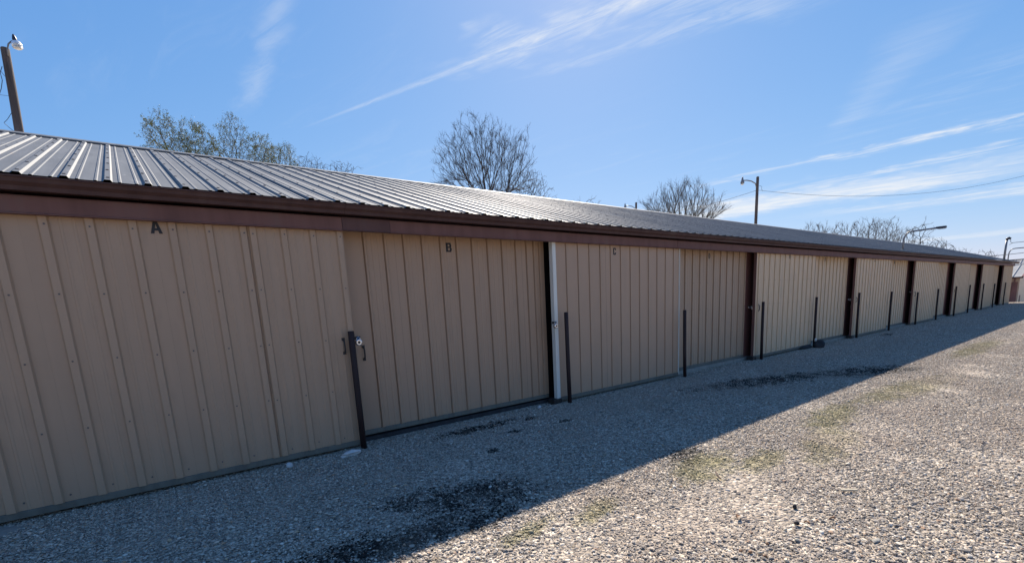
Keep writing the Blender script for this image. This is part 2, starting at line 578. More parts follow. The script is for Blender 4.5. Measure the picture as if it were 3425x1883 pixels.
def gravel_tile(seed, n=8600):
    rng = np.random.default_rng(seed)
    iv, jf = icosa()
    r = np.clip(rng.lognormal(math.log(0.0047), 0.44, n), 0.0028, 0.017)
    pos = np.stack([rng.uniform(-0.51, 0.51, n), rng.uniform(-0.51, 0.51, n), rng.uniform(-0.002, 0.006, n) + r*0.25], -1)
    v = iv[None]*rng.uniform(0.72, 1.22, (n, 12, 1))
    v = v*np.stack([rng.uniform(0.9, 1.45, n), rng.uniform(0.75, 1.05, n), rng.uniform(0.35, 0.65, n)], -1)[:, None, :]
    # tilt, then turn
    a = rng.uniform(-0.32, 0.32, n)
    bq = rng.uniform(0, 2*PI, n)
    y2 = v[:, :, 1]*np.cos(a)[:, None] - v[:, :, 2]*np.sin(a)[:, None]
    z2 = v[:, :, 1]*np.sin(a)[:, None] + v[:, :, 2]*np.cos(a)[:, None]
    x3 = v[:, :, 0]*np.cos(bq)[:, None] - y2*np.sin(bq)[:, None]
    y3 = v[:, :, 0]*np.sin(bq)[:, None] + y2*np.cos(bq)[:, None]
    v = np.stack([x3, y3, z2], -1)*r[:, None, None] + pos[:, None, :]
    f = jf[None] + (np.arange(n)*12)[:, None, None]
    me = bpy.data.meshes.new('gravel_patch')
    me.from_pydata(v.reshape(-1, 3), [], f.reshape(-1, 3).tolist())
    me.materials.append(MAT['gravel_stone'])
    return me


def build_gravel():
    c = bpy.data.collections.new('gravel_patches')      # source meshes, not linked to the scene
    for k in range(6):
        o = bpy.data.objects.new('gravel_patch', gravel_tile(100+k))
        c.objects.link(o)
    rng = random.Random(5)
    pts = []
    for ix in range(-9, 52):
        for iy in range(-14, 1):
            if iy > -1 and -9 < ix < 37:
                continue
            x, y = ix+0.5, iy+0.5
            pts.append((x, y-0.02, ground_z(x)))
    # a strip up to the door sills
    for ix in range(-9, 38):
        pts.append((ix+0.5, -0.40, 0.0))
    me = bpy.data.meshes.new('gravel')
    me.from_pydata(pts, [], [])
    at = me.attributes.new('turn', 'FLOAT_VECTOR', 'POINT')
    for i in range(len(pts)):
        at.data[i].vector = (0, 0, rng.randrange(4)*PI/2)
    ai = me.attributes.new('pick', 'INT', 'POINT')
    for i in range(len(pts)):
        ai.data[i].value = rng.randrange(6)
    ob = bpy.data.objects.new('gravel', me)
    col.objects.link(ob)
    tag(ob, 'grey and tan crushed stone gravel covering the yard', 'gravel', kind='stuff')
    ng = bpy.data.node_groups.new('scatter', 'GeometryNodeTree')
    ng.interface.new_socket('Geometry', in_out='INPUT', socket_type='NodeSocketGeometry')
    ng.interface.new_socket('Geometry', in_out='OUTPUT', socket_type='NodeSocketGeometry')
    gi = ng.nodes.new('NodeGroupInput')
    go = ng.nodes.new('NodeGroupOutput')
    ci = ng.nodes.new('GeometryNodeCollectionInfo')
    ci.inputs['Collection'].default_value = c
    ci.inputs['Separate Children'].default_value = True
    iop = ng.nodes.new('GeometryNodeInstanceOnPoints')
    iop.inputs['Pick Instance'].default_value = True
    na = ng.nodes.new('GeometryNodeInputNamedAttribute')
    na.data_type = 'FLOAT_VECTOR'
    na.inputs['Name'].default_value = 'turn'
    nb = ng.nodes.new('GeometryNodeInputNamedAttribute')
    nb.data_type = 'INT'
    nb.inputs['Name'].default_value = 'pick'
    L = ng.links.new
    L(gi.outputs[0], iop.inputs['Points'])
    L(ci.outputs[0], iop.inputs['Instance'])
    L(nb.outputs['Attribute'], iop.inputs['Instance Index'])
    L(na.outputs['Attribute'], iop.inputs['Rotation'])
    L(iop.outputs[0], go.inputs[0])
    md = ob.modifiers.new('scatter', 'NODES')
    md.node_group = ng


build_gravel()

# ---------------------------------------------------------------- storage building
X0, X1 = -9.0, 37.4
YF, YB, YJ = 0.03, 0.215, 0.238          # faces of front doors, rear doors, jambs
EAVE = (-0.12, 2.470)
RIDGE = (4.20, 3.914)
bld = empty('storage_building', (0, 0, 0), 'long tan metal storage building with brown trim, sliding doors and ribbed metal roof', 'building')

# walls behind the doors, ends, back
mb = MB()
mb.box(X0, X1, 0.42, 0.52, 0.0, 2.40)
mb.build('wall', 'brown_jamb', bld)
mb = MB()
mb.box(X0, X1, 8.3, 8.4, 0, 2.45)
mb.build('wall', 'tan_light', bld)
for xa in (X0+0.002, X1-0.122):
    mb = MB()
    mb.prism([(0.10, 0.0), (8.29, 0.0), (8.29, 2.40), (4.2, 3.80), (0.10, 2.42)], 'x', xa, xa+0.12)
    mb.build('end_wall', 'tan_light', bld)
MB().box(2.75, X1-0.004, 0.17, 8.29, -0.2, 0.06).build('foundation', 'concrete', bld)
MB().box(X0, 2.745, 0.20, 8.29, -0.2, 0.045).build('foundation', 'dark_rock', bld)  # painted dark for the shaded gap and dark beam under the near doors

# roof sheets
SL = math.atan2(RIDGE[1]-EAVE[1], RIDGE[0]-EAVE[0])
LEN = math.hypot(RIDGE[1]-EAVE[1], RIDGE[0]-EAVE[0])
RIB = 0.241


def roof_sheet():
    prof = []
    for k in range(4):
        x = k*RIB
        prof += [(x-0.028, 0.0), (x-0.017, 0.0145), (x+0.017, 0.0145), (x+0.028, 0.0)]
        for q in (0.070, 0.171):
            prof += [(x+q-0.012, 0.0), (x+q-0.006, 0.0045), (x+q+0.006, 0.0045), (x+q+0.012, 0.0)]
    prof.append((4*RIB-0.027, 0.0))
    mb = MB()
    st = [0.0, LEN*0.33, LEN*0.66, LEN]
    n = len(prof)
    for s in st:
        for (x, z) in prof:
            mb.v.append((x, s, z))
    for i in range(len(st)-1):
        for k in range(n-1):
            mb.f.append((i*n+k, i*n+k+1, (i+1)*n+k+1, (i+1)*n+k))
    return mb.mesh('roof_panel', 'roof_metal')


sheet = roof_sheet()
rng = random.Random(8)
xr = -5.127-4*RIB*4
roof_x = []
while xr < X1+0.1:
    link_copy(sheet, 'roof_panel', bld, (xr, EAVE[0]-rng.uniform(0, 0.008), EAVE[1]+rng.uniform(0, 0.003)), (SL+rng.uniform(-0.0006, 0.0006), rng.uniform(-0.004, 0.004), 0))
    roof_x.append(xr)
    xr += 4*RIB
XR0, XR1 = roof_x[0]-0.03, xr-0.03

# fasteners along the ribs
mb = MB()
rng = random.Random(3)
cs, sn = math.cos(SL), math.sin(SL)
for xp in roof_x:
    if xp > 24:
        continue
    for k in range(4):
        for s in (0.12, 0.75, 1.4, 2.05, 2.7, 3.35, 4.0, 4.45):
            s += rng.uniform(-0.02, 0.02)
            x = xp+k*RIB+rng.uniform(-0.006, 0.006)
            y, z = EAVE[0]+s*cs-0.0135*sn, EAVE[1]+s*sn+0.0135*cs
            q = MB()
            mb.tube([(x, y, z), (x, y-0.007*sn, z+0.007*cs)], 0.011, 6)
o = mb.build('roof_screws', 'screw_grey', bld)
o['kind'] = 'stuff'

# back slope, ridge cap
mb = MB()
mb.prism([(RIDGE[0], RIDGE[1]-0.01), (8.55, 2.46), (8.55, 2.44), (RIDGE[0], RIDGE[1]-0.03)], 'x', XR0, XR1)
mb.build('rear_roof_slope', 'roof_metal', bld)
rc = 0.16
x = XR0-0.01
while x < XR1:
    xe = min(x+3.05, XR1+0.02)
    mb = MB()
    h = 0.024
    mb.prism([(RIDGE[0]-rc*cs, RIDGE[1]-rc*sn+h-0.016), (RIDGE[0]-rc*cs, RIDGE[1]-rc*sn+h), (RIDGE[0], RIDGE[1]+h+0.006), (RIDGE[0]+rc*cs, RIDGE[1]-rc*sn+h),
              (RIDGE[0]+rc*cs, RIDGE[1]-rc*sn+h-0.003), (RIDGE[0], RIDGE[1]+h+0.002), (RIDGE[0]-rc*cs+0.004, RIDGE[1]-rc*sn+h-0.004)], 'x', x, xe-0.004)
    mb.build('ridge_cap', 'roof_metal', bld)
    x = xe
    if xe > XR1:
        break

# soffit board, gutter sections, track cover sections
MB().box(X0, X1, -0.03, 0.5, 2.405, 2.452).build('soffit', 'brown_gutter', bld)
gx = X0
glen = [6.1, 6.1, 9.15, 9.15, 9.15, 9.15]
for k, L_ in enumerate(glen):
    ge = min(gx+L_, XR1-0.02)
    if ge-gx < 0.3:
        break
    z0, z1 = 2.369, 2.458
    mb = MB()
    out = [(-0.035, z1+0.004), (-0.035, z0), (-0.098, z0), (-0.104, z0+0.028), (-0.128, z0+0.050), (-0.136, z1-0.012), (-0.146, z1-0.010), (-0.146, z1)]
    inn = [(-0.140, z1-0.001), (-0.140, z1-0.006), (-0.132, z1-0.010), (-0.123, z0+0.052), (-0.100, z0+0.031), (-0.095, z0+0.004), (-0.039, z0+0.004), (-0.039, z1+0.004)]
    mb.prism(out+inn, 'x', gx+(0.004 if k else 0), ge)
    mb.build('gutter', 'brown_gutter', bld)
    gx = ge

tc_prof = [(-0.028, 2.352), (-0.034, 2.340), (-0.036, 2.236), (-0.044, 2.228), (-0.044, 2.222), (-0.030, 2.220), (0.012, 2.224), (0.012, 2.352)]
cuts = [(X0, -2.915, 'brown_trim'), (-2.912, -2.42, 'brown_patch'), (-2.417, 2.69, 'brown_trim'), (2.70, 8.55, 'brown_trim'), (8.555, 14.3, 'brown_trim'), (14.305, 20.0, 'brown_trim'), (20.005, 25.7, 'brown_trim'), (25.705, 31.6, 'brown_trim'), (31.605, X1+0.01, 'brown_trim')]
rng = random.Random(4)
for a, b_, m_ in cuts:
    mb = MB()
    mb.prism(tc_prof, 'x', a, b_)
    o = mb.build('track_cover', m_, bld)
    o.location.z = rng.uniform(-0.004, 0.004)
    if m_ == 'brown_patch':
        o.location = (0, -0.0015, 0.001)
        o['label'] = 'short darker purple brown length of track cover'


# sliding doors
def ribbed(x0, x1, z0, z1, ribs, base, top, h, minor=True, groove=0.0):
    """sheet facing -Y with trapezoid ribs at given x"""
    prof = [(x0, 0.0)]
    rs = sorted(r for r in ribs if x0+0.005 < r < x1-0.005)
    for i, r in enumerate(rs):
        a = max(x0+0.001, r-base/2)
        b_ = min(x1-0.001, r+base/2)
        if groove:
            prof += [(a-0.001, 0.0), (a, groove), (a+0.006, groove), (a+0.008, 0.0)]
            a += 0.0085
        prof += [(a, 0.0), (max(a, r-top/2), -h), (min(b_, r+top/2), -h), (b_, 0.0)]
        nx = rs[i+1] if i+1 < len(rs) else x1
        if minor and nx-r > 0.15:
            for q in (0.36, 0.66):
                xm = r+(nx-r)*q
                prof += [(xm-0.012, 0.0), (xm-0.006, -0.0035), (xm+0.006, -0.0035), (xm+0.012, 0.0)]
    prof.append((x1, 0.0))
    mb = MB()
    n = len(prof)
    for z in (z0, z1):
        for (x, y) in prof:
            mb.v.append((x, y, z))
    for k in range(n-1):
        mb.f.append((k, k+1, n+k+1, n+k))
    return mb


DOORS = {   # letter: x0, x1, face, rib pitch, rib style, material
    'A': (-5.82, -2.90, 'F', 0.257, 'wide', 'tan_wide'),
    'B': (-3.020, -0.099, 'R', 0.224, 'seam', 'tan_old'),
    'C': (-0.107, 2.834, 'F', 0.2285, 'thin', 'tan_pink'),
    'D': (2.720, 5.506, 'R', 0.24, 'mid', 'tan_wide'),
    'E': (5.572, 8.505, 'F', 0.24, 'mid', 'tan_light'),
    'F': (8.380, 11.153, 'R', 0.24, 'mid', 'tan_light'),
    'G': (11.24, 14.24, 'F', 0.24, 'mid', 'tan_light'),
    'H': (14.100, 16.748, 'R', 0.24, 'mid', 'tan_light'),
    'I': (16.935, 19.94, 'F', 0.24, 'mid', 'tan_light'),
    'J': (19.800, 22.404, 'R', 0.24, 'mid', 'tan_light'),
    'K': (22.76, 25.665, 'F', 0.24, 'mid', 'tan_light'),
    'L': (25.500, 28.080, 'R', 0.24, 'mid', 'tan_light'),
    'M': (28.447, 31.57, 'F', 0.24, 'mid', 'tan_light'),
    'N': (31.400, 33.964, 'R', 0.24, 'mid', 'tan_light'),
    'O': (34.25, 37.30, 'F', 0.24, 'mid', 'tan_light'),
}
STYLE = {'wide': (0.070, 0.046, 0.021), 'seam': (0.046, 0.020, 0.017), 'thin': (0.040, 0.018, 0.012), 'mid': (0.050, 0.026, 0.018)}
# rib offsets of the near doors as seen in place
NEAR_RIBS = {'A': [-5.575, -5.318, -5.06, -4.805, -4.548, -4.293, -4.036, -3.778, -3.702, -3.447, -3.190, -2.935],
             'B': [-2.617, -2.387, -2.163, -1.936, -1.697, -1.477, -1.255, -1.024, -0.799, -0.577, -0.393, -0.267, -0.169]}


STROKES = {   # stencil strokes on a unit square: quads of (x, z)
    'A': [[(0, 0), (.30, 0), (.58, 1), (.36, 1)], [(.70, 0), (1, 0), (.64, 1), (.42, 1)], [(.22, .22), (.78, .22), (.74, .40), (.26, .40)]],
    'B': [[(0, 0), (.34, 0), (.34, 1), (0, 1)], [(.34, 0), (.86, 0), (.92, .17), (.34, .17)], [(.34, .83), (.88, .83), (.80, 1), (.34, 1)], [(.34, .44), (.84, .44), (.84, .58), (.34, .58)],
          [(.66, .17), (.92, .17), (1, .28), (.66, .44)], [(.66, .44), (1, .28), (.96, .42), (.84, .50)], [(.64, .58), (.84, .50), (.94, .64), (.88, .83)], [(.64, .58), (.88, .83), (.64, .83), (.60, .7)]],
    'C': [[(0, .18), (.34, .18), (.34, .82), (0, .82)], [(0, .82), (.34, .82), (.9, .84), (.8, 1)], [(0, .82), (.8, 1), (.2, 1), (.06, .94)], [(0, .18), (.06, .06), (.2, 0), (.34, .18)], [(.34, .18), (.2, 0), (.8, 0), (.9, .16)],
          [(.66, .66), (1, .66), (1, .86), (.8, 1)], [(.66, .34), (.8, 0), (1, .14), (1, .34)]],
    'D': [[(0, 0), (.34, 0), (.34, 1), (0, 1)], [(.34, 0), (.74, 0), (.9, .17), (.34, .17)], [(.34, .83), (.9, .83), (.74, 1), (.34, 1)], [(.66, .17), (.9, .17), (1, .3), (.66, .3)], [(.66, .3), (1, .3), (1, .7), (.66, .7)], [(.66, .7), (1, .7), (.9, .83), (.66, .83)]],
    'E': [[(0, 0), (.36, 0), (.36, 1), (0, 1)], [(.36, 0), (1, 0), (1, .17), (.36, .17)], [(.36, .42), (.9, .42), (.9, .58), (.36, .58)], [(.36, .83), (1, .83), (1, 1), (.36, 1)]],
    'F': [[(0, 0), (.36, 0), (.36, 1), (0, 1)], [(.36, .42), (.9, .42), (.9, .58), (.36, .58)], [(.36, .83), (1, .83), (1, 1), (.36, 1)]],
    'G': [[(0, .1), (.34, .1), (.34, .9), (0, .9)], [(.1, 0), (.9, 0), (.9, .17), (.1, .17)], [(.1, .83), (.9, .83), (.9, 1), (.1, 1)], [(.66, .17), (1, .17), (1, .5), (.66, .5)], [(.5, .38), (.66, .38), (.66, .5), (.5, .5)]],
    'H': [[(0, 0), (.34, 0), (.34, 1), (0, 1)], [(.66, 0), (1, 0), (1, 1), (.66, 1)], [(.34, .42), (.66, .42), (.66, .58), (.34, .58)]]}


def letter_mesh(ch, w, h):
    mb = MB()
    for k, q in enumerate(STROKES[ch]):
        pr = [((x-0.5)*w, z*h) for x, z in q]
        mb.prism(pr, 'y', 0.001, -0.0012-0.0001*k)
    return mb.mesh('letter', 'letter_black')


LETTERS = {'A': (-4.40, 2.132, 0.080, 0.104), 'B': (-1.590, 2.080, 0.080, 0.106), 'C': (1.165, 2.087, 0.062, 0.102), 'D': (4.086, 2.113, 0.066, 0.095),
           'E': (7.10, 2.135, 0.060, 0.10), 'F': (9.585, 2.125, 0.060, 0.10), 'G': (12.72, 2.14, 0.060, 0.09), 'H': (15.281, 2.13, 0.060, 0.09)}

mats_edge = {'C': 'white_trim'}
rng = random.Random(21)
for L_, (a, b_, face, pitch, sty, mt) in DOORS.items():
    y = YF if face == 'F' else YB
    zb = 0.085 if face == 'F' else 0.125
    zt = 2.30
    fr = MB()
    fr.box(a+0.01, b_-0.01, y+0.013, y+0.05, zb, zt)
    door = fr.build('sliding_door', 'brown_jamb' if L_ not in 'ABCD' else 'shaded_recess', bld)
    door.location.z = rng.uniform(-0.010, 0.010) if L_ not in 'ABC' else 0.0
    door['label'] = {'A': 'tan sliding door with wide ribs lettered A', 'B': 'tan sliding door lettered B set behind its neighbours', 'C': 'pinkish tan sliding door lettered C with white edge trim'}.get(L_, 'tan ribbed sliding door')
    if L_ in NEAR_RIBS:
        ribs = NEAR_RIBS[L_]
    elif L_ == 'C':
        ribs = [0.165+pitch*k for k in range(-1, 13)]
    else:
        ribs = [a+0.10+pitch*k for k in range(14)]
    bs, tp, h = STYLE[sty]
    # sheets, each about three feet wide
    if L_ == 'A':
        seams = [a, -5.19, -4.42, -3.742, b_]
    elif L_ == 'B':
        seams = [a, -2.276, -1.365, -0.485, b_]
    else:
        k0 = ribs[1] + pitch/2
        seams = [a] + [s for s in (k0+pitch*3, k0+pitch*7, k0+pitch*11) if s < b_-0.1] + [b_]
    for i in range(len(seams)-1):
        mb = ribbed(seams[i]+(0.0005 if i else 0), seams[i+1], zb+0.0, zt, ribs, bs, tp, h, minor=(sty != 'thin'), groove=0.0 if sty == 'wide' else 0.009)
        p_ = mb.build('metal_sheet', mt, door)
        p_.location.y = y - (0.002 if i % 2 else 0)
    # edges, rail
    em = mats_edge.get(L_, 'brown_trim' if L_ not in 'AB' else 'tan_old')
    if L_ == 'C':
        for xa in (a-0.003, b_-0.006):
            mb = MB()
            w_ = 0.060 if xa < 1 else 0.012
            mb.prism([(xa, y+0.05), (xa, y-0.016), (xa+w_*0.2, y-0.020), (xa+w_*0.35, y-0.015), (xa+w_*0.55, y-0.020), (xa+w_*0.72, y-0.015), (xa+w_, y-0.018), (xa+w_, y-0.001), (xa+0.004, y+0.05)], 'z', zb-0.03, zt)
            mb.build('edge_trim', 'white_trim', door)
    else:
        for xa in (a-0.004, b_-0.004):
            MB().box(xa, xa+0.008, y-0.004, y+0.052, zb-0.01, zt).build('edge_trim', em, door)
    rb = MB()
    rb.box(a+0.004, b_-0.004, y-0.012, y+0.045, zb-0.055, zb-0.001)
    rb.build('bottom_rail', 'zinc_rail', door, bevel=0.004)
    if L_ in LETTERS:
        lx, lz, w_, h_ = LETTERS[L_]
        o = link_copy(letter_mesh(L_, w_, h_), 'letter', door, (lx, y-0.0045, lz))
        o['label'] = 'black stencil letter ' + L_
    # screws on the ribs of the doors that show them
    if L_ in 'AD' or face == 'F' and L_ in 'E':
        mb = MB()
        for r in ribs:
            if not a+0.02 < r < b_-0.02:
                continue
            for z in (2.165, 1.665, 1.165, 0.645):
                q = (r+rng.uniform(-0.005, 0.005), z+rng.uniform(-0.006, 0.006))
                rr = 0.0072 if L_ == 'A' else 0.006
                mb.tube([(q[0], y-h+0.001, q[1]), (q[0], y-h-0.005, q[1])], rr, 6)
            q = (r+0.072, 0.142+rng.uniform(-0.008, 0.008))
            if q[0] < b_-0.02:
                mb.tube([(q[0], y+0.001, q[1]), (q[0], y-0.006, q[1])], 0.0075, 6)
        o = mb.build('screws', 'screw_grey', door)
        o['kind'] = 'stuff'
    # pull handles
    HND = {'A': (-3.015, 1.09), 'B': (-2.752, 0.985), 'E': (5.70, 1.095), 'G': (11.39, 1.085), 'I': (17.12, 1.09), 'K': (22.9, 1.09)}
    if L_ in HND:
        hx, hz = HND[L_]
        o = MB().tube([(hx, y-0.004, hz-0.062), (hx, y-0.030, hz-0.052), (hx, y-0.036, hz-0.03), (hx, y-0.036, hz+0.03), (hx, y-0.030, hz+0.052), (hx, y-0.004, hz+0.062)], 0.008, 8)
        o.box(hx-0.016, hx+0.016, y-0.008, y-0.002, hz-0.086, hz-0.056)
        o.box(hx-0.016, hx+0.016, y-0.008, y-0.002, hz+0.056, hz+0.086)
        o.build('pull_handle', 'dark_iron', door)

# brown jamb boards that show between a rear door and the next front door
order = list(DOORS)
for i in range(1, len(order)-1, 2):
    a = DOORS[order[i]][1]
    b_ = DOORS[order[i+1]][0]
    mb = MB()
    yj = YJ if order[i] != 'B' else 0.30
    mb.box(a if yj < 0.28 else a-0.12, b_+0.15+(b_+4.6)*0.05, yj, yj+0.10, 0.03, 2.30)
    o = mb.build('door_jamb', 'shaded_recess' if order[i] == 'B' else 'brown_jamb', bld)  # brown panel next to door B is painted near black for its recess shade

# roller blocks at the bottom of some jambs
for xg in (-0.15, 5.52, 11.2):
    MB().box(xg-0.05, xg+0.10, -0.02, 0.12, -0.02, 0.075).build('door_guide', 'dark_iron', bld, bevel=0.006)


# ---------------------------------------------------------------- guide posts in front of the doors
POSTS = [  # x, y, height, x at foot offset, label
    (-2.955, -0.055, 1.24, 0.0, 'dark steel guide post in front of door A beside the padlock'),
    (0.012, -0.09, 1.285, 0.02, 'dark steel guide post with worn paint at left side of door C'),
    (2.825, -0.10, 1.185, 0.03, 'dark steel guide post between doors C and D'),
    (5.70, -0.08, 1.225, 0.02, 'dark steel guide post at left side of door E next to curved handle'),
    (8.49, -0.05, 1.24, 0.02, 'dark steel guide post with rock at its foot between doors E and F'),
    (11.36, -0.06, 1.275, 0.03, 'dark steel guide post right of the second brown jamb'),
    (14.22, -0.06, 1.24, 0.02, 'dark steel guide post midway between second and third brown jambs'),
    (17.15, -0.06, 1.15, 0.03, 'shorter dark steel guide post right of the third brown jamb'),
    (19.94, -0.06, 1.21, 0.03, 'dark steel guide post midway between third and fourth brown jambs'),
    (22.85, -0.06, 1.26, 0.03, 'dark steel guide post right of the fourth brown jamb'),
    (25.50, -0.06, 1.28, 0.04, 'dark steel guide post midway between fourth and fifth brown jambs'),
    (28.56, -0.06, 1.30, 0.03, 'dark steel guide post right of the fifth brown jamb'),
    (31.45, -0.06, 1.26, 0.05, 'dark steel guide post midway between fifth and last brown jambs'),
    (34.75, -0.06, 1.28, 0.0, 'farthest dark steel guide post near the end corner of the building'),
]
for i, (x, y, h, dx, lab) in enumerate(POSTS):
    r = 0.029 if i else 0.031
    mb = MB()
    mb.tube([(dx, 0, -0.05), (dx*0.6, 0.004, h*0.4), (0, 0, h-0.004), (0, 0, h)], [r, r, r, r-0.004], 14)
    o = mb.build('guide_post', 'post_brown')
    o.location = (x, y, 0)
    tag(o, lab, 'post', 'steel guide posts in front of the doors')
    for e in o.data.polygons:
        e.use_smooth = len(e.vertices) == 4


# ---------------------------------------------------------------- padlocks and hasps
def puck_lock(loc, label):
    e = empty('padlock', loc, label, 'padlock', 'padlocks on the doors')
    MB().tube([(0, -0.028, 0), (0, -0.024, 0), (0, 0.0, 0), (0, 0.006, 0)], [0.027, 0.034, 0.034, 0.030], 20).build('body', 'chrome', e)
    MB().tube([(0, -0.029, 0), (0, -0.0275, 0)], 0.014, 12).build('keyway', 'dark_iron', e)
    mb = MB()
    mb.tube([(-0.018, -0.012, 0.026), (-0.018, -0.012, 0.044), (0, -0.012, 0.053), (0.018, -0.012, 0.044), (0.018, -0.012, 0.026)], 0.0055, 8)
    mb.build('shackle', 'chrome', e)
    mb = MB()
    mb.box(-0.05, 0.03, 0.004, 0.010, 0.030, 0.062)
    mb.build('hasp', 'dark_iron', e)


def hasp_lock(loc, label, s=1.0):
    e = empty('padlock', loc, label, 'padlock', 'padlocks on the doors')
    MB().box(-0.11*s, 0.0, -0.012, 0.0, -0.020, 0.020).build('hasp', 'chrome', e, bevel=0.004)
    MB().box(-0.035*s, 0.02*s, -0.050, -0.014, -0.055, -0.006).build('body', 'chrome', e, bevel=0.007)
    MB().tube([(-0.025, -0.03, -0.008), (-0.025, -0.03, 0.018), (-0.008, -0.03, 0.028), (0.010, -0.03, 0.018), (0.010, -0.03, -0.008)], 0.0055, 8).build('shackle', 'chrome', e)


puck_lock((-2.855, 0.05, 1.115), 'round silver disc padlock above the handle of door B')
puck_lock((-0.135, -0.02, 1.106), 'round silver disc padlock beside the white trim of door C')
hasp_lock((5.78, 0.215, 1.12), 'silver padlock on the first brown jamb left of door E', 1.2)
hasp_lock((11.48, 0.215, 1.10), 'upper silver hasp lock on the second brown jamb')
hasp_lock((11.40, 0.13, 0.90), 'lower silver padlock on the second brown jamb', 0.6)
hasp_lock((17.35, 0.215, 1.19), 'silver padlock on the third brown jamb', 1.3)
hasp_lock((28.75, 0.15, 1.10), 'tiny silver padlock on the fifth brown jamb', 1.0)
hasp_lock((34.75, 0.15, 1.28), 'tiny silver padlock on the last brown jamb before the far corner', 1.0)


# ---------------------------------------------------------------- loose stones and bits on the gravel
def rock(name, loc, r, seed, mat, label, cat='rock', group=None, rz=0.0, sub=3, rough=0.3):
    o = MB().blob((0, 0, 0), r, seed, sub, rough).build(name, mat)
    o.location = loc
    o.rotation_euler = (0, 0, rz)
    return tag(o, label, cat, group)


rock('white_rock', (-3.13, -0.21, 0.025), (0.125, 0.055, 0.035), 2, 'pale_rock', 'flat white rock lying at the foot of the first post', rz=0.35, sub=2, rough=0.6)
rock('white_rock', (-3.70, -0.13, 0.02), (0.036, 0.028, 0.032), 5, 'pale_rock', 'small white rock below door A')
rock('white_rock', (-0.47, 0.0, 0.015), (0.035, 0.028, 0.026), 6, 'pale_rock', 'small pale rock below the right end of door B')
rock('concrete_slab', (-5.80, -0.16, -0.01), (0.42, 0.16, 0.04), 9, 'concrete', 'broken concrete slab corner at the bottom left of door A', 'slab', rz=0.1)
rock('dark_rock', (8.46, -0.16, 0.08), (0.17, 0.13, 0.14), 12, 'dark_rock', 'dark lump of rock at the foot of the post between doors E and F')
rock('dark_rock', (8.10, -0.03, 0.03), (0.34, 0.06, 0.07), 13, 'dark_rock', 'long dark rock against the bottom of door E')
rock('white_rock', (8.36, -0.13, 0.20), (0.045, 0.04, 0.05), 14, 'pale_rock', 'small white rock on top of the dark lump by the post')
rock('dark_rock', (-1.38, -3.69, 0.018), (0.018, 0.015, 0.016), 15, 'dark_rock', 'small black stone in the sunlit gravel nearer the shadow', 'stone')
rock('dark_rock', (-1.62, -3.80, 0.018), (0.017, 0.016, 0.014), 16, 'dark_rock', 'small black stone beside a brown leaf in the sunlit gravel', 'stone')
rock('grey_stone', (-1.50, -4.17, 0.006), (0.035, 0.020, 0.008), 17, 'concrete', 'flat pale grey stone in the sunlit gravel at lower right', 'stone', sub=2)
rng = random.Random(77)
for i in range(9):
    o = rock('brown_stone', (-1.95+rng.uniform(-0.22, 0.22), -3.86+rng.uniform(-0.10, 0.14), 0.012), (rng.uniform(0.010, 0.017), 0.012, 0.009), 30+i, 'leaf_brown' if i % 2 else 'wood_pale',
             'small rusty orange stone in the cluster at the bottom edge' if i % 2 else 'small yellowish stone in the cluster at the bottom edge', 'stone', 'orange and yellow stones in the near gravel', rz=rng.uniform(0, 3), sub=2)
o = MB().box(-0.055, 0.055, -0.010, 0.010, 0, 0.012).build('wood_chip', 'wood_pale', bevel=0.002)
o.location = (-0.86, -3.83, 0.018)
o.rotation_euler = (0.1, 0.02, -0.75)
tag(o, 'pale splinter of wood lying on the sunlit gravel', 'wood chip')
o = MB().tube([(-0.05, 0, 0.012), (0.0, 0.004, 0.022), (0.055, -0.002, 0.034)], [0.006, 0.007, 0.005], 7).build('twig', 'wood_brown')
o.location = (-1.24, -3.07, 0.012)
o.rotation_euler = (0, 0, 0.9)
tag(o, 'short brown twig on the sunlit gravel near the moss', 'twig')


def leaf(loc, rz, s, label):
    mb = MB()
    n = 7
    for i in range(n):
        t = i/(n-1)
        w = 0.016*math.sin(PI*min(0.97, t+0.06))*s
        zc = 0.006*math.sin(t*PI*1.3)
        x = (t-0.5)*0.07*s
        mb.v += [(x, -w, zc+0.006), (x, 0, zc), (x, w, zc+0.008), (x, 0, zc-0.0015)]
    for i in range(n-1):
        for k in range(4):
            k2 = (k+1) % 4
            mb.f.append((i*4+k, i*4+k2, (i+1)*4+k2, (i+1)*4+k))
    o = mb.build('dead_leaf', 'leaf_brown')
    o.location = loc
    o.rotation_euler = (0.1, 0.1, rz)
    tag(o, label, 'leaf', 'dead leaves on the gravel')


leaf((-1.79, -3.52, 0.022), 0.2, 0.9, 'curled brown leaf on the sunlit gravel, nearest the shadow edge')
leaf((-1.58, -3.84, 0.022), 1.2, 0.6, 'small dark brown leaf on the sunlit gravel, the middle one')
leaf((-1.42, -3.92, 0.022), 2.1, 0.5, 'small red brown leaf on the sunlit gravel, rightmost of the three')


# ---------------------------------------------------------------- lamps, poles and wires
def catenary(a, b_, sag, n=18):
    a, b_ = Vector(a), Vector(b_)
    return [a.lerp(b_, t/n) - Vector((0, 0, sag*4*(t/n)*(1-t/n))) for t in range(n+1)]


# wooden pole with bell shaped lamp at the left, behind the roof
pole = empty('light_pole', (-6.30, 10.5, 0), 'weathered wooden pole with bell shaped lamp behind the roof at far left', 'pole')
px, py = 6.30, -10.5


def rel(*pts):
    return [(x+px, y+py, z) for x, y, z in pts]


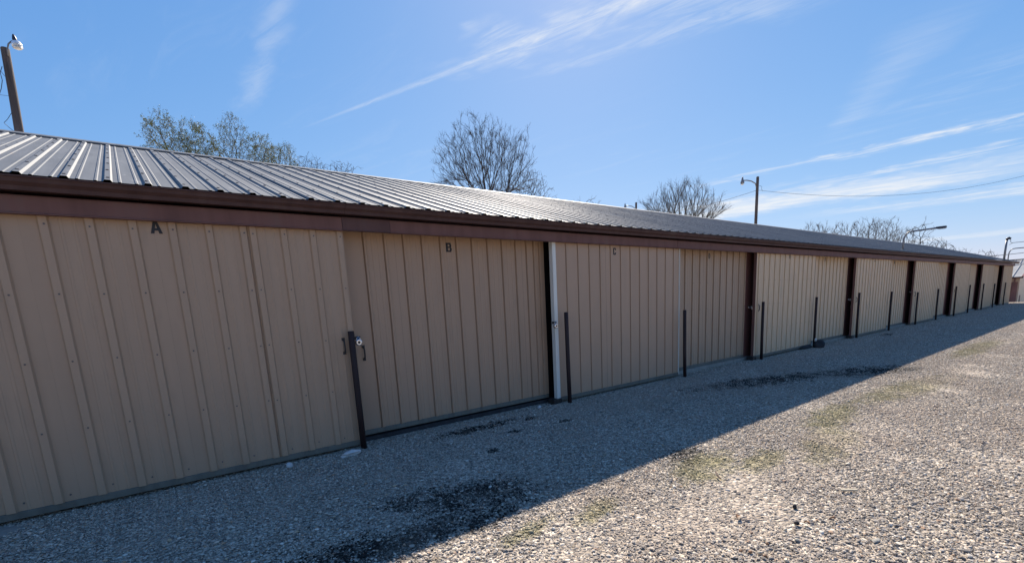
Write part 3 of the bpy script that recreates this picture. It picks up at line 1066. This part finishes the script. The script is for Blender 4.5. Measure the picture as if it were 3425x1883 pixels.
MB().tube(rel((-6.30, 10.5, -0.1), (-6.215, 10.5, 4.5), (-6.13, 10.5, 6.5), (-6.100, 10.5, 7.335), (-6.100, 10.5, 7.348)), [0.095, 0.082, 0.074, 0.071, 0.064], 16).build('shaft', 'pole_wood', pole)
MB().tube(rel((-6.065, 10.42, 7.17), (-6.058, 10.41, 7.29), (-6.02, 10.39, 7.40), (-5.95, 10.37, 7.47)), 0.014, 8).build('lamp_arm', 'lamp_grey', pole, smooth=True)
MB().tube(rel((-5.90, 10.36, 7.455), (-5.905, 10.36, 7.50), (-5.907, 10.36, 7.535), (-5.910, 10.36, 7.57), (-5.912, 10.36, 7.60)), [0.040, 0.040, 0.034, 0.024, 0.012], 14).build('lamp_head', 'lamp_dark', pole, smooth=True)
MB().tube(rel((-5.90, 10.36, 7.462), (-5.895, 10.355, 7.445), (-5.885, 10.345, 7.39), (-5.878, 10.335, 7.345)), [0.045, 0.075, 0.088, 0.085], 18).build('reflector_bell', 'lamp_glass', pole, smooth=True)
MB().tube(rel((-5.878, 10.335, 7.344), (-5.875, 10.333, 7.318), (-5.874, 10.332, 7.305)), [0.080, 0.062, 0.02], 18).build('lens', 'lamp_glass', pole, smooth=True)
MB().tube(rel((-6.20, 10.45, 6.95), (-6.25, 10.45, 6.82), (-6.245, 10.45, 6.67), (-6.29, 10.45, 6.50), (-6.34, 10.45, 6.38), (-6.38, 10.45, 6.30)), 0.006, 6).build('cable_loop', 'wire_black', pole)
w = MB().tube(catenary((-6.19, 10.45, 6.76), (-6.9, 10.4, 8.2), 0.02, 8), 0.004, 5).build('overhead_wire', 'wire_black')
tag(w, 'thin wire running up left from the weathered wooden pole', 'wire')
w = MB().tube(catenary((-6.20, 10.45, 6.378), (-8.2, 10.35, 6.32), 0.02, 6), 0.0035, 5).build('overhead_wire', 'wire_black')
tag(w, 'thin level wire left of the weathered wooden pole', 'wire')
w = MB().tube([(-6.21, 10.45, 6.05), (-6.30, 10.45, 5.90), (-6.366, 10.45, 5.82), (-6.355, 10.45, 5.80), (-6.30, 10.45, 5.73), (-6.24, 10.45, 5.67)], 0.005, 5).build('service_cable', 'wire_black')
tag(w, 'kinked cable at the foot of the weathered wooden pole above the ridge', 'wire')


def tall_pole(loc, h, arm_dir, arm, label, lamplab=None):
    e = empty('light_pole', loc, label, 'pole')
    MB().tube([(0, 0, -1.2), (0.05, 0, h*0.5), (0.12, 0, h-0.02), (0.12, 0, h)], [0.16, 0.145, 0.125, 0.11], 12).build('shaft', 'pole_wood', e)
    ux, uy = arm_dir
    pts = [(0.12+ux*0.1, uy*0.1, h-1.0), (0.12+ux*0.25, uy*0.25, h-0.62), (0.12+ux*arm*0.45, uy*arm*0.45, h-0.42), (0.12+ux*arm*0.75, uy*arm*0.75, h-0.36), (0.12+ux*arm, uy*arm, h-0.38)]
    MB().tube(pts, 0.05, 8).build('lamp_arm', 'lamp_grey', e, smooth=True)
    hx, hy = 0.12+ux*(arm+0.12), uy*(arm+0.12)
    MB().tube([(hx, hy, h-0.66), (hx, hy, h-0.55), (hx, hy, h-0.38), (hx, hy, h-0.2), (hx, hy, h-0.05)], [0.17, 0.18, 0.11, 0.08, 0.04], 12).build('lamp_head', 'lamp_grey', e, smooth=True)
    MB().tube([(hx, hy, h-0.78), (hx, hy, h-0.665)], [0.09, 0.155], 12).build('lens', 'lamp_glass', e, smooth=True)
    return e


tall_pole((43.75, 19.0, 0), 12.4, (-0.93, 0.36), 1.65, 'dark pole with curved lamp arm rising behind the middle of the roof')
tall_pole((46.85, 36.0, 0), 13.55, (-0.8, 0.6), 1.3, 'small distant lamp pole just showing above the ridge')
w = MB().tube(catenary((43.95, 18.9, 11.15), (78.3, 5.0, 13.2), 1.25, 40), 0.014, 5).build('overhead_wire', 'wire_black')
tag(w, 'sagging power line from the dark pole to the right edge of the sky', 'wire')
w = MB().tube(catenary((43.8, 19.1, 11.15), (46.9, 36.0, 12.0), 0.5, 20), 0.016, 5).build('overhead_wire', 'wire_black')
tag(w, 'power line from the dark pole down left behind the bare tree', 'wire')
w = MB().tube([(43.95, 18.85, 11.55), (44.25, 18.75, 11.5), (44.2, 18.75, 11.2), (44.35, 18.7, 11.12)], 0.014, 5).build('wire_loop', 'wire_black')
tag(w, 'small slack wire loop on the dark pole', 'wire')

# goose neck lamps standing on the roof
def roof_z(y):
    return EAVE[1]+(y-EAVE[0])*math.tan(SL)


def goose(x, y, top, reach, label, skew=0.0):
    zb = roof_z(y)
    e = empty('gooseneck_lamp', (x, y, zb), label, 'lamp', 'gooseneck lamps on the roof')
    h = top-zb
    MB().tube([(0, 0, -0.05), (0, 0, h*0.45), (0.0, -0.01, h*0.68), (0.0, -0.06, h*0.88), (0.0, -0.14, h*0.975), (skew*0.3, -0.24, h), (skew, -reach, h*1.02)], 0.027, 10).build('pipe', 'lamp_grey', e, smooth=True)
    MB().tube([(0, 0, 0.03), (0, 0, 0.0), (0, 0, -0.06)], [0.04, 0.075, 0.12], 12).build('flashing', 'zinc_rail', e)
    hd = MB()
    hd.box(skew-0.07, skew+0.07, -reach-0.24, -reach+0.02, h*1.02-0.03, h*1.02+0.035)
    o = hd.build('lamp_head', 'lamp_dark', e, bevel=0.012)
    MB().box(skew-0.055, skew+0.055, -reach-0.22, -reach-0.04, h*1.02-0.05, h*1.02-0.031).build('lens', 'lamp_glass', e)


goose(16.38, 0.30, 3.20, 0.86, 'gooseneck lamp on the roof above the third brown jamb')
goose(35.75, 0.10, 3.19, 1.7, 'farther gooseneck lamp on the far end of the roof')
e = empty('service_mast', (34.75, 0.14, roof_z(0.14)), 'pipe service mast with weatherhead at the far end of the roof', 'mast')
MB().tube([(0, 0, -0.05), (0.05, 0, 0.6), (0.1, 0, 1.12)], 0.05, 10).build('pipe', 'lamp_grey', e, smooth=True)
MB().tube([(0.1, 0, 1.09), (0.1, -0.01, 1.16), (0.12, -0.08, 1.20), (0.14, -0.15, 1.15)], [0.055, 0.075, 0.075, 0.055], 10).build('weatherhead', 'lamp_dark', e, smooth=True)
MB().tube([(0.14, -0.15, 1.15), (0.14, -0.16, 0.98), (0.2, -0.22, 0.90), (0.2, -0.1, 0.83)], 0.012, 5).build('drip_loop', 'wire_black', e)
w = MB().tube(catenary((34.95, -0.08, 3.48), (60, -7.0, 6.2), 0.35, 20), 0.014, 5).build('overhead_wire', 'wire_black')
tag(w, 'wire from the service mast to the right edge', 'wire')
w = MB().tube(catenary((37.0, 2.0, 2.9), (80, -6.0, 6.4), 0.5, 20), 0.018, 5).build('overhead_wire', 'wire_black')
tag(w, 'lower thin wire at the right edge behind the gooseneck lamp', 'wire')


# ---------------------------------------------------------------- buildings beyond the far end
def far_shed(name, x, yc, depth, length, zb, ze, zr, label):
    e = empty(name, (x, yc, zb), label, 'building')
    he, hr = ze-zb, zr-zb
    MB().box(0, 0.1, 0, length, -0.1, he).build('front_wall', 'tan_wide', e)
    MB().prism([(0.102, -0.1), (depth, -0.1), (depth, he), (depth/2, hr-0.05), (0.102, he)], 'y', 0.001, 0.1).build('gable_wall', 'tan_light', e)
    sl = math.atan2(hr-he, depth/2)
    # ribbed sheets on the slope facing the yard
    mb = MB()
    prof = [(0, 0), (0.03, 0.05), (0.09, 0.05), (0.12, 0), (0.6, 0)]
    for s in (-0.2, depth/2):
        for (u, w_) in prof:
            mb.v.append((s*math.cos(sl)-w_*math.sin(sl), u, he+s*math.sin(sl)+w_*math.cos(sl)+0.03))
    n = len(prof)
    for k in range(n-1):
        mb.f.append((k, n+k, n+k+1, k+1))
    me = mb.mesh('roof_panel', 'far_roof')
    k = 0
    while k*0.6 < length:
        link_copy(me, 'roof_panel', e, (0, -0.15+k*0.6, 0))
        k += 1
    MB().prism([(depth/2, hr+0.04), (depth+0.2, he-0.04), (depth+0.2, he-0.1), (depth/2, hr-0.02)], 'y', -0.15, length).build('rear_roof_slope', 'far_roof', e)
    MB().box(-0.24, -0.12, -0.2, length, he-0.14, he+0.0).build('gutter', 'brown_gutter', e)
    MB().prism([(-0.22, he-0.12), (-0.22, he+0.09), (depth/2, hr+0.10), (depth/2, hr-0.12)], 'y', -0.21, -0.16).build('barge_board', 'barge_red', e)
    MB().box(-0.012, -0.002, 0.10, 0.62, 0, he-0.45).build('door', 'brown_jamb', e)
    MB().box(-0.016, -0.001, 0.72, 2.2, he-0.95, he-0.9).build('trim_board', 'brown_trim', e)
    MB().tube([(-0.16, 0.30, he-0.1), (-0.08, 0.34, he-0.5), (-0.05, 0.55, he-1.3), (-0.05, 0.75, 0.1)], 0.06, 8).build('downspout', 'brown_trim', e)
    MB().box(0.9, 1.5, -0.012, 0.0, 0.0, 1.0).build('vent_panel', 'brown_trim', e)
    return e


far_shed('storage_shed', 60.0, 2.17, 8.0, 24.0, -1.05, 1.66, 2.83, 'tan shed with bright metal roof and red barge board beyond the far corner')
far_shed('storage_shed', 84.0, 4.2, 9.0, 30.0, -1.05, 2.2, 4.05, 'farther shed whose grey ribbed roof shows above the bright one')


# ---------------------------------------------------------------- trees
def tree(name, y, root_x, stems, lobes, seed, label, group='bare trees behind the building', step=0.16, twig=0.008, attract=1500, rise=0.15,
         keep=0.5, bark='bark', buds=0, twigs=2, twig_len=0.35, zbase=0.0, wiggle=0.12, rexp=2.7, trunk=0.05):
    """a bare tree that grows towards points spread through its crown.
    stems: tops of the main stems (x, y, z); lobes: crown ellipsoids (x, y, z, rx, ry, rz); all relative to the root"""
    rg = np.random.default_rng(seed)
    pts = []
    vol = np.array([l[3]*l[4]*l[5] for l in lobes])
    for l, v in zip(lobes, vol/vol.sum()):
        n = int(attract*v)+10
        d = rg.normal(0, 1, (n, 3))
        d /= np.linalg.norm(d, axis=1)[:, None]
        r = rg.uniform(0, 1, n)**(1/2.6)
        lump = 1+0.16*np.sin(d[:, 0]*5+seed)*np.sin(d[:, 2]*6+seed*2.1)+0.12*np.sin(d[:, 1]*8+seed)
        pts.append(np.array(l[:3])+d*(r*lump)[:, None]*np.array(l[3:]))
    A = np.concatenate(pts)
    pos, par, lev, dirs = [], [], [], []

    def add(p, pa, lv, d):
        pos.append(p)
        par.append(pa)
        lev.append(lv)
        dirs.append(d)
        return len(pos)-1
    add(np.array([0.0, 0, zbase]), -1, 0, np.array([0, 0, 1.0]))
    zf = min(st[2] for st in stems)*0.55 if len(stems) > 1 else None
    first = 0
    if zf:
        for k in range(1, 6):
            first = add(np.array([0, 0, zbase+(zf-zbase)*k/5])+np.append(rg.normal(0, 0.03, 2), 0), first, 0, np.array([0, 0, 1.0]))
    for st in stems:
        a = pos[first]
        b_ = np.array(st, float)
        n = max(4, int(np.linalg.norm(b_-a)/0.5))
        pr = first
        for k in range(1, n+1):
            t = k/n
            q = a+(b_-a)*np.array([t**1.15, t**1.15, t])+np.append(rg.normal(0, 0.035, 2), 0)
            pr = add(q, pr, 0, (b_-a)/np.linalg.norm(b_-a))
    infl, kill = step*14, step*1.5
    P = np.array(pos)
    D = np.linalg.norm(A[:, None, :]-P[None], axis=2)
    near = D.argmin(1)
    nd = D.min(1)
    alive = np.ones(len(A), bool)
    spawned = {}
    for it in range(140):
        if it == 0:
            use = alive
        else:
            use = alive & (nd < infl)
        if not use.any():
            break
        idx = np.where(use)[0]
        owners = np.unique(near[idx])
        P = np.array(pos)
        new = []
        vec = A[idx]-P[near[idx]]
        vec /= np.linalg.norm(vec, axis=1)[:, None]+1e-9
        acc = np.zeros((len(pos), 3))
        np.add.at(acc, near[idx], vec)
        for o in owners:
            if spawned.get(int(o), 0) >= 2:
                alive &= ~(near == o)
                continue
            spawned[int(o)] = spawned.get(int(o), 0)+1
            d = acc[o]
            l = np.linalg.norm(d)
            if l < 1e-3:
                d = rg.normal(0, 1, 3)
                l = np.linalg.norm(d)
            d = d/l*(1-keep)+dirs[o]*keep+np.array([0, 0, rise])+rg.normal(0, wiggle, 3)
            d /= np.linalg.norm(d)
            new.append(add(P[o]+d*step, o, 1, d))
        if not new:
            continue
        N = np.array([pos[i] for i in new])
        dn = np.linalg.norm(A[:, None, :]-N[None], axis=2)
        m = dn.min(1)
        better = m < nd
        near = np.where(better, np.array(new)[dn.argmin(1)], near)
        nd = np.minimum(nd, m)
        dead = alive & (nd < kill)
        alive &= ~dead
        if it > 6 and len(pos) > 9000:
            break
    n_main = len(pos)
    # short twigs at the young wood
    kids = np.bincount(np.array([p_ for p_ in par if p_ >= 0]), minlength=n_main)
    for i in range(n_main):
        if lev[i] == 0 and kids[i] > 0:
            continue
        cnt = twigs if kids[i] == 0 else (1 if rg.uniform() < 0.35*twigs/2 else 0)
        for k in range(cnt):
            d = dirs[i]+rg.normal(0, 0.45, 3)+np.array([0, 0, rise])
            d /= np.linalg.norm(d)
            L = twig_len*rg.uniform(0.5, 1.2)
            j = add(pos[i]+d*L*0.5, i, 2, d)
            d = d+rg.normal(0, 0.25, 3)
            d /= np.linalg.norm(d)
            add(pos[i+0 if False else j]+d*L*0.5, j, 2, d)
    n = len(pos)
    P = np.array(pos)
    par_ = np.array(par)
    rad_ = np.zeros(n)
    accum = np.zeros(n)
    for i in range(n-1, -1, -1):
        rad_[i] = max(twig*(0.75 if lev[i] == 2 else 1.0), accum[i]**(1/rexp))
        if par_[i] >= 0:
            accum[par_[i]] += rad_[i]**rexp*(0.35 if lev[i] == 2 else 1.0)
    ztop = max(st[2] for st in stems)
    for i in range(n_main):
        if lev[i] == 0:
            rad_[i] = max(rad_[i], trunk*(2.2-1.4*P[i, 2]/ztop))
    e = empty(name, (root_x, y, 0), label, 'tree', group)
    LV = np.array(lev)

    def tubes(sel, k, part):
        sel = sel[par_[sel] >= 0]
        a, b_ = P[par_[sel]], P[sel]
        rb = rad_[sel]
        ra = np.minimum(rad_[par_[sel]], rb*1.35)
        d = b_-a
        d /= np.linalg.norm(d, axis=1)[:, None]+1e-9
        ref = np.where(np.abs(d[:, 2:3]) > 0.9, np.array([[1.0, 0, 0]]), np.array([[0, 0, 1.0]]))
        u = np.cross(d, ref)
        u /= np.linalg.norm(u, axis=1)[:, None]
        v = np.cross(d, u)
        th = np.arange(k)*2*PI/k
        ring = u[:, None, :]*np.cos(th)[None, :, None]+v[:, None, :]*np.sin(th)[None, :, None]
        vs = np.concatenate([a[:, None, :]+ring*ra[:, None, None], b_[:, None, :]+ring*rb[:, None, None]], 1).reshape(-1, 3)
        o = (np.arange(len(a))*2*k)[:, None]
        fs = np.concatenate([np.concatenate([o+i, o+(i+1) % k, o+k+(i+1) % k, o+k+i], 1) for i in range(k)], 0)
        me = bpy.data.meshes.new(part)
        me.from_pydata(vs, [], fs.tolist())
        me.materials.append(MAT[bark])
        me.shade_smooth()
        ob = bpy.data.objects.new(part, me)
        col.objects.link(ob)
        ob.parent = e
    tubes(np.where(LV == 0)[0], 8, 'trunk')
    tubes(np.where(LV > 0)[0], 3, 'crown')
    if buds:
        tips = P[LV == 2]
        idx = rg.integers(0, len(tips), buds)
        c_ = tips[idx]+rg.normal(0, 0.05, (buds, 3))
        a = rg.normal(0, 1, (buds, 3))
        b2 = rg.normal(0, 1, (buds, 3))
        a *= (rg.uniform(0.022, 0.045, buds)/np.linalg.norm(a, axis=1))[:, None]
        b2 *= (rg.uniform(0.012, 0.025, buds)/np.linalg.norm(b2, axis=1))[:, None]
        me = bpy.data.meshes.new('buds')
        me.from_pydata(np.stack([c_-a, c_+b2, c_+a, c_-b2], 1).reshape(-1, 3), [], np.arange(buds*4).reshape(-1, 4).tolist())
        me.materials.append(MAT['buds'])
        ob = bpy.data.objects.new('buds', me)
        col.objects.link(ob)
        ob.parent = e
        ob['kind'] = 'stuff'
    return e


GL = 'budding trees behind the left of the roof'
BT = dict(group=GL, step=0.12, wiggle=0.28, rise=0.08, keep=0.5, twig=0.0045, twig_len=0.30, rexp=2.15, twigs=3, trunk=0.06)
tree('budding_tree', 27, -2.1, [(0.1, 0, 9.0)], [(-0.3, 0, 10.1, 1.05, 1.0, 1.75)], 11, 'leftmost budding olive green tree above the roof', attract=1300, buds=8000, **BT)
tree('budding_tree', 27.4, -0.85, [(0, 0, 9.2)], [(0.0, 0, 10.35, 0.85, 0.8, 1.4)], 12, 'second budding olive green tree above the roof, right beside the leftmost', attract=1000, buds=7000, **BT)
tree('budding_tree', 28, 0.95, [(0, 0, 9.8)], [(-0.15, 0, 11.1, 0.88, 0.85, 1.6)], 13, 'third and tallest budding tree with dark trunk above the roof', attract=950, buds=3200, **BT)
tree('budding_tree', 28.4, 2.0, [(0.15, 0, 10.0)], [(0.35, 0, 11.0, 0.66, 0.65, 1.15)], 14, 'fourth budding tree above the roof with leaning trunk', attract=650, buds=3200, **BT)
tree('budding_tree', 30, 3.7, [(0, 0, 10.3)], [(0, 0, 11.1, 1.0, 0.9, 1.15)], 15, 'fifth lower budding tree above the roof', attract=950, buds=4200, **BT)
BR = dict(step=0.15, wiggle=0.2, rise=0.10, keep=0.5, twig=0.009, twig_len=0.32)
tree('bare_tree', 34, 6.8, [(0, 0, 10.6)], [(0, 0, 11.8, 1.25, 1.1, 1.2)], 16, 'small brown bare tree right of the budding ones', attract=700, **BR)
tree('bare_tree', 34.5, 9.1, [(0, 0, 10.9)], [(0, 0, 11.9, 1.2, 1.1, 1.1)], 17, 'small bare tree low over the roof at the end of the left group', attract=500, **BR)
tree('bare_tree', 26, 17.1, [(-1.1, 0.2, 9.0), (-0.35, -0.2, 9.3), (0.3, 0.3, 9.4), (1.3, -0.1, 9.0)],
     [(0.0, 0, 11.8, 3.7, 3.2, 2.65), (-2.2, 0, 10.9, 2.0, 1.8, 1.6), (2.2, 0, 11.2, 1.9, 1.8, 1.9)], 23, 'big fan shaped bare tree above the middle of the roof', attract=3000, step=0.16, rise=0.30, keep=0.66,
     wiggle=0.06, twig=0.0048, twig_len=0.42, bark='bark_dark', rexp=2.0, twigs=4, trunk=0.13)
tree('bare_tree', 27, 22.0, [(0, 0, 9.2)], [(0.0, 0, 10.5, 1.7, 1.5, 1.7), (1.3, 0, 9.8, 1.3, 1.2, 1.2)], 24, 'smaller bare tree at the right foot of the big fan shaped tree', attract=900, step=0.15, rise=0.12, keep=0.5, wiggle=0.18, twig=0.0085, bark='bark_dark')
tree('bare_tree', 24, 39.0, [(-1.6, 0.5, 7.6), (-0.4, -0.4, 8.0), (0.6, 0.4, 8.0), (1.8, -0.5, 7.5)], [(-0.6, 0, 9.6, 3.3, 3.3, 2.4), (2.2, -1.2, 8.8, 2.1, 2.2, 1.9)], 25, 'rounded bare tree left of the dark pole',
     attract=1700, step=0.22, rise=0.32, keep=0.74, wiggle=0.05, twig=0.008, twig_len=0.7, rexp=2.1, twigs=3, trunk=0.11)
FR = dict(step=0.30, rise=0.25, keep=0.68, wiggle=0.09, rexp=2.15, twigs=3, trunk=0.10, twig=0.012, twig_len=0.7)
tree('bare_tree', 30, 31.5, [(0, 0, 9.4)], [(0, 0, 10.3, 1.5, 1.5, 0.95)], 26, 'thin treetop barely showing above the ridge left of the small lamp', attract=200, step=0.25, rise=0.2, twig=0.012, twig_len=0.5)
tree('bare_tree', 24, 69.0, [(0, 0, 7.6)], [(0, 0, 8.6, 1.3, 1.3, 1.3)], 27, 'leftmost of the small far bare trees right of the dark pole', attract=140, **FR)
tree('bare_tree', 24, 73.5, [(0, 0, 7.8)], [(0, 0, 9.0, 1.4, 1.4, 1.4)], 28, 'second of the small far bare trees right of the dark pole', attract=150, **FR)
tree('bare_tree', 24, 80.3, [(0, 0, 7.8)], [(0, 0, 9.2, 1.5, 1.5, 1.7)], 29, 'third small far bare tree, just left of the wide spreading trio', attract=170, **FR)
tree('bare_tree', 22, 83.0, [(-0.4, 0.5, 7.0), (0.5, -0.6, 7.0)], [(0, 0, 8.7, 2.3, 2.3, 2.4)], 31, 'left one of the wide spreading trio of far bare trees', attract=650, **FR)
tree('bare_tree', 22, 91.5, [(-0.5, 0.5, 7.2), (0.5, -0.6, 7.2)], [(0, 0, 9.2, 2.4, 2.4, 2.6)], 32, 'middle and tallest one of the wide spreading trio of far bare trees', attract=700, **FR)
tree('bare_tree', 22, 100.5, [(-0.4, 0.4, 7.0), (0.8, -0.9, 7.0)], [(0, 0, 8.6, 2.4, 2.4, 2.4)], 33, 'right one of the wide spreading trio of far bare trees', attract=700, **FR)
tree('bare_tree', 20, 104.8, [(0, 0, 9.5)], [(0, 0, 10.3, 1.5, 1.5, 2.4), (0, 0, 7.6, 2.4, 2.4, 1.5)], 34, 'narrow upright far bare tree behind the gooseneck lamp', attract=420, step=0.36, rise=0.05, wiggle=0.25, twig=0.022, twig_len=0.7)
tree('bare_tree', 20, 121.0, [(-0.5, 1.2, 5.0), (0.3, 0, 5.3), (0.5, -1.4, 5.0)], [(0, 1.0, 7.0, 3.0, 2.8, 2.5), (0, -1.6, 6.0, 2.4, 2.2, 2.0)], 35, 'bushy brown far tree right of the gooseneck lamp', attract=900, step=0.4, rise=0.2, keep=0.65, wiggle=0.1, rexp=2.5, twig=0.022, twig_len=0.9)
tree('bare_tree', 20, 161.0, [(0, 0, 4.5)], [(0, 0, 6.4, 2.6, 2.6, 2.1)], 36, 'tiny farthest tree low over the end of the roof', attract=500, step=0.45, rise=0.1, wiggle=0.25, twig=0.035, twig_len=0.8)
